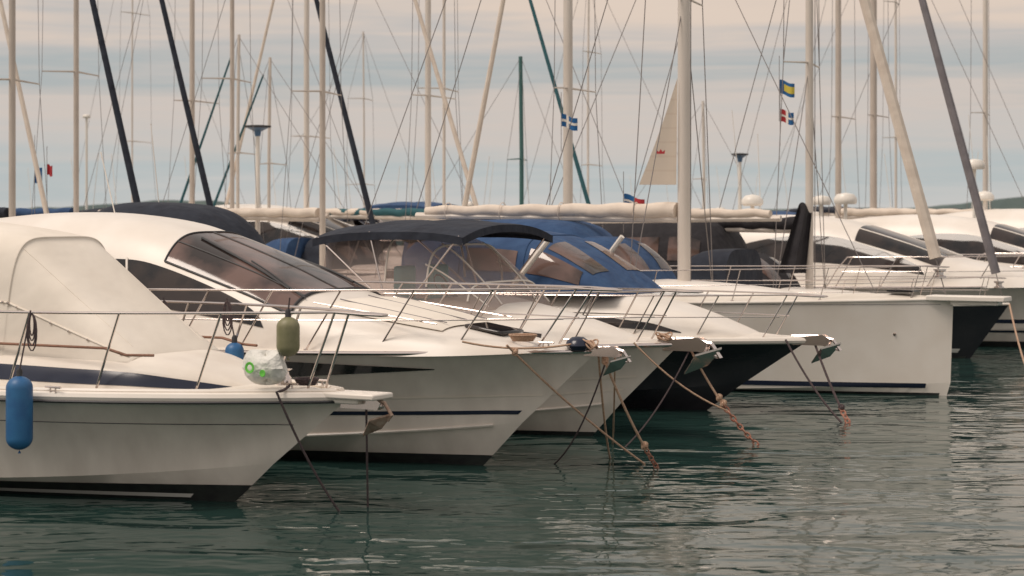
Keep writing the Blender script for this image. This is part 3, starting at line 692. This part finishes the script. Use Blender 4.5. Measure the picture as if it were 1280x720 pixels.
A = Acc(); q0 = w2((1.75, 0, 1.6)); q1 = sub(onwater(830, 584)); pts = sag(q0, q1, .12, 20); chain(A, pts[13:], .045)
B_ = Acc(); B_.tube(pts[:14], .017, 6); knot(B_, pts[13], .045); knot(B_, pts[1], .045); B_.obj('mooring_rope', ROPE); A.obj('mooring_chain', RUST)
A = Acc(); q0 = w3((1.6, 0, 1.4)); q1 = sub(onwater(962, 556)); pts = sag(q0, q1, .18, 20); chain(A, pts[8:], .055)
B_ = Acc(); B_.tube(pts[:9], .018, 6); knot(B_, pts[8], .05); knot(B_, pts[7], .045); B_.obj('mooring_rope', ROPE); A.obj('mooring_chain', RUST)
A = Acc(); pts = sag(w3((.9, -.5, 1.5)), pts[9], .12, 12); A.tube(pts, .015, 6); A.obj('mooring_rope', ROPE)
rope('mooring_rope', sag(w3((1.6, .0, 1.4)), sub(onwater(765, 560)), .2), .012, ROPED)
A = Acc(); q0 = w4((1.9, 0, 1.25)); q1 = sub(onwater(1068, 530)); pts = sag(q0, q1, .1, 20); chain(A, pts[13:], .06)
B_ = Acc(); B_.tube(pts[:14], .022, 6); knot(B_, pts[13], .05); B_.obj('mooring_rope', ROPED); A.obj('mooring_chain', RUST)
rope('mooring_rope', sag(w4((1.5, -.3, 1.3)), sub(onwater(1066, 530)), .15), .018, ROPED)
rope('mooring_rope', sag(local_to_world(P6, HD, (.9, 0, 1.3)), sub(onwater(1290, 470)), .15), .022, ROPE)
rope('mooring_rope', sag(local_to_world((13.6, 50.5, 0), HD, (1.5, 0, 1.5)), sub(onwater(1330, 470)), .15), .022, ROPED)
A = Acc()
for k in range(5): A.tube([Vector((.75+(.14+.012*k)*math.cos(t), -.35+(.12+.012*k)*math.sin(t), 1.76+.018*k)) for t in lin(0, 6.28, 16)], .012, 6)
for k in range(4): A.tube([Vector((1.62+(.07+.02*k)*math.cos(t+k), -.1+.06*math.sin(t), 1.70+.015*k+.04*math.sin(2*t+k))) for t in lin(0, 6.28, 16)], .012, 6)
A.obj('coiled_rope', ROPE, b2)
A = Acc()
for k in range(4): A.tube([Vector((1.2+(.10+.012*k)*math.cos(t+k), -.08+(.08)*math.sin(t), 1.55+.02*k+.03*math.sin(2*t+k))) for t in lin(0, 6.28, 16)], .013, 6)
A.obj('coiled_rope', ROPE, b3)
A = Acc()
for k in range(4): A.tube([Vector((1.05+(.10+.012*k)*math.cos(t), -.1+(.1+.012*k)*math.sin(t), 1.47+.02*k)) for t in lin(0, 6.28, 16)], .014, 6)
A.obj('coiled_rope', ROPED, b1)
def wl(P, p): return local_to_world(P, HD, p)
for (P, hh, t) in ((P3, h3, .62), (P4, h4, .60), (P5, h5, .42)):
    q = hh.pt(t, 1, -1)
    fender('boat_fender', wl(P, (q.x, q.y-.15, q.z-.25)), .6, .12, FENDW if P != P4 else FEND, wl(P, (q.x, q.y+.05, q.z+.4)))

# ================================================================== pontoon, shore, water
A = Acc(); d = Vector((17, 30, 0)).normalized(); ang = math.atan2(d.y, d.x)
e = empty('floating_pontoon', (-8, 39.3, 0), ang)
A.box((0, 0, .3), (54, 2.0, .6)); A.obj('walkway', CONC, e, smooth=False)
A = Acc()
for k in range(-6, 7): A.tube([(k*4, 1.15, -1), (k*4, 1.15, 2.0)], .13, 10)
A.obj('piles', GALV, e)
V = []; Fc = []; n = 160
for i in range(n):
    x = -700+1400*i/(n-1); hgt = 3+2.5*math.sin(i*.13)+1.6*math.sin(i*.41+1)+R.uniform(0, 1.6)+4*max(0, math.sin(i*.045+2))
    V += [(x, 900, -1), (x, 905, hgt), (x, 960, hgt*.9)]
for i in range(n-1): Fc += [(i*3, i*3+3, i*3+4, i*3+1), (i*3+1, i*3+4, i*3+5, i*3+2)]
mk('distant_shoreline', V, Fc, SHORE, smooth=False)

W = bpy.data.materials.new('sea_water'); W.use_nodes = True; nt = W.node_tree; b = nt.nodes['Principled BSDF']
b.inputs['Base Color'].default_value = (.020, .050, .044, 1); b.inputs['Roughness'].default_value = .05; b.inputs['IOR'].default_value = 1.33
tc = nt.nodes.new('ShaderNodeTexCoord')
def nz(scale, rot, st, det, dist=0.0):
    mp = nt.nodes.new('ShaderNodeMapping'); mp.inputs['Scale'].default_value = st; mp.inputs['Rotation'].default_value = (0, 0, rot)
    n = nt.nodes.new('ShaderNodeTexNoise'); n.inputs['Scale'].default_value = scale; n.inputs['Detail'].default_value = det; n.inputs['Distortion'].default_value = dist
    nt.links.new(tc.outputs['Object'], mp.inputs[0]); nt.links.new(mp.outputs[0], n.inputs['Vector']); return n
n1 = nz(.75, .15, (.6, 1.2, 1), 2.2, .5); n2 = nz(2.8, -.2, (.7, 1.2, 1), 1.5, .3)
m1 = nt.nodes.new('ShaderNodeMath'); m1.operation = 'MULTIPLY_ADD'; m1.inputs[1].default_value = .20; nt.links.new(n2.outputs['Fac'], m1.inputs[0])
nt.links.new(n1.outputs['Fac'], m1.inputs[2])
bp = nt.nodes.new('ShaderNodeBump'); bp.inputs['Strength'].default_value = 1; bp.inputs['Distance'].default_value = .08
nt.links.new(m1.outputs[0], bp.inputs['Height']); nt.links.new(bp.outputs[0], b.inputs['Normal'])
mk('water', [(-3000, -200, 0), (3000, -200, 0), (3000, 6000, 0), (-3000, 6000, 0)], [(0, 1, 2, 3)], W, smooth=False)

# ================================================================== sky
w = bpy.data.worlds.new('World'); scene.world = w; w.use_nodes = True; nt = w.node_tree; bg = nt.nodes['Background']
SUN_EL = 58; SUN_AZ = math.radians(-115)   # azimuth measured from +Y toward +X
sky = nt.nodes.new('ShaderNodeTexSky'); sky.sky_type = 'NISHITA'; sky.sun_disc = False
sky.sun_elevation = math.radians(SUN_EL); sky.sun_rotation = SUN_AZ; sky.dust_density = 3
tc = nt.nodes.new('ShaderNodeTexCoord'); sp = nt.nodes.new('ShaderNodeSeparateXYZ'); nt.links.new(tc.outputs['Generated'], sp.inputs[0])
def math_(op, a, b_=None, c=None):
    m = nt.nodes.new('ShaderNodeMath'); m.operation = op
    for i, q in enumerate((a, b_, c)):
        if q is None: continue
        if isinstance(q, (int, float)): m.inputs[i].default_value = q
        else: nt.links.new(q, m.inputs[i])
    return m.outputs[0]
def noise(scale, st, det=4):
    mp = nt.nodes.new('ShaderNodeMapping'); mp.inputs['Scale'].default_value = st
    n = nt.nodes.new('ShaderNodeTexNoise'); n.inputs['Scale'].default_value = scale; n.inputs['Detail'].default_value = det; n.inputs['Distortion'].default_value = .4
    nt.links.new(tc.outputs['Generated'], mp.inputs[0]); nt.links.new(mp.outputs[0], n.inputs['Vector']); return n.outputs['Fac']
na = noise(3.0, (1, 1, 14)); nb = noise(9.0, (1, 1, 18))
zz = math_('ADD', sp.outputs['Z'], math_('MULTIPLY', math_('SUBTRACT', na, .5), .06))
zz = math_('ADD', zz, math_('MULTIPLY', math_('SUBTRACT', nb, .5), .04))
zz = math_('DIVIDE', zz, .14)
cr = nt.nodes.new('ShaderNodeValToRGB'); nt.links.new(zz, cr.inputs[0]); el = cr.color_ramp.elements
stops = [(0, (.57, .56, .54)), (.12, (.47, .51, .51)), (.26, (.57, .54, .51)), (.38, (.62, .55, .50)), (.50, (.43, .46, .46)), (.60, (.56, .52, .49)), (.70, (.72, .60, .51)), (1.0, (.78, .64, .53))]
el[0].position = 0; el[0].color = rgb(stops[0][1]); el[1].position = 1; el[1].color = rgb(stops[-1][1])
for p_, c_ in stops[1:-1]:
    q = el.new(p_); q.color = rgb(c_)
mr = nt.nodes.new('ShaderNodeMapRange'); mr.inputs['From Min'].default_value = .12; mr.inputs['From Max'].default_value = .30; nt.links.new(sp.outputs['Z'], mr.inputs[0])
ns = nt.nodes.new('ShaderNodeMix'); ns.data_type = 'RGBA'; ns.blend_type = 'MULTIPLY'; ns.inputs[0].default_value = 1
nt.links.new(sky.outputs[0], ns.inputs[6]); ns.inputs[7].default_value = (.08, .08, .08, 1)
cl = nt.nodes.new('ShaderNodeMix'); cl.data_type = 'RGBA'; nt.links.new(math_('ADD', math_('MULTIPLY', nb, .4), .6), cl.inputs[0])
nt.links.new(ns.outputs[2], cl.inputs[6]); cl.inputs[7].default_value = (.75, .68, .62, 1)
fx = nt.nodes.new('ShaderNodeMix'); fx.data_type = 'RGBA'; nt.links.new(mr.outputs[0], fx.inputs[0]); nt.links.new(cr.outputs[0], fx.inputs[6]); nt.links.new(cl.outputs[2], fx.inputs[7])
nt.links.new(fx.outputs[2], bg.inputs[0]); bg.inputs[1].default_value = 1.0

sl = bpy.data.lights.new('sun', 'SUN'); sl.energy = 1.9; sl.angle = math.radians(24); sl.color = (1, .88, .77)
so = bpy.data.objects.new('sun', sl); scene.collection.objects.link(so)
dv = Vector((math.sin(SUN_AZ)*math.cos(math.radians(SUN_EL)), math.cos(SUN_AZ)*math.cos(math.radians(SUN_EL)), math.sin(math.radians(SUN_EL))))
so.rotation_euler = dv.to_track_quat('Z', 'Y').to_euler(); so.location = (0, 0, 30)

cam = bpy.data.cameras.new('camera'); co = bpy.data.objects.new('camera', cam); scene.collection.objects.link(co)
co.location = (0, 0, EYE); co.rotation_euler = (math.radians(90), 0, 0); cam.lens = 70; cam.sensor_width = 36
cam.shift_y = -98/1280; cam.clip_end = 9000; cam.clip_start = .5
cam.dof.use_dof = True; cam.dof.focus_distance = 28; cam.dof.aperture_fstop = 1.8
scene.camera = co
scene.view_settings.view_transform = 'Standard'; scene.view_settings.look = 'None'; scene.view_settings.exposure = 0
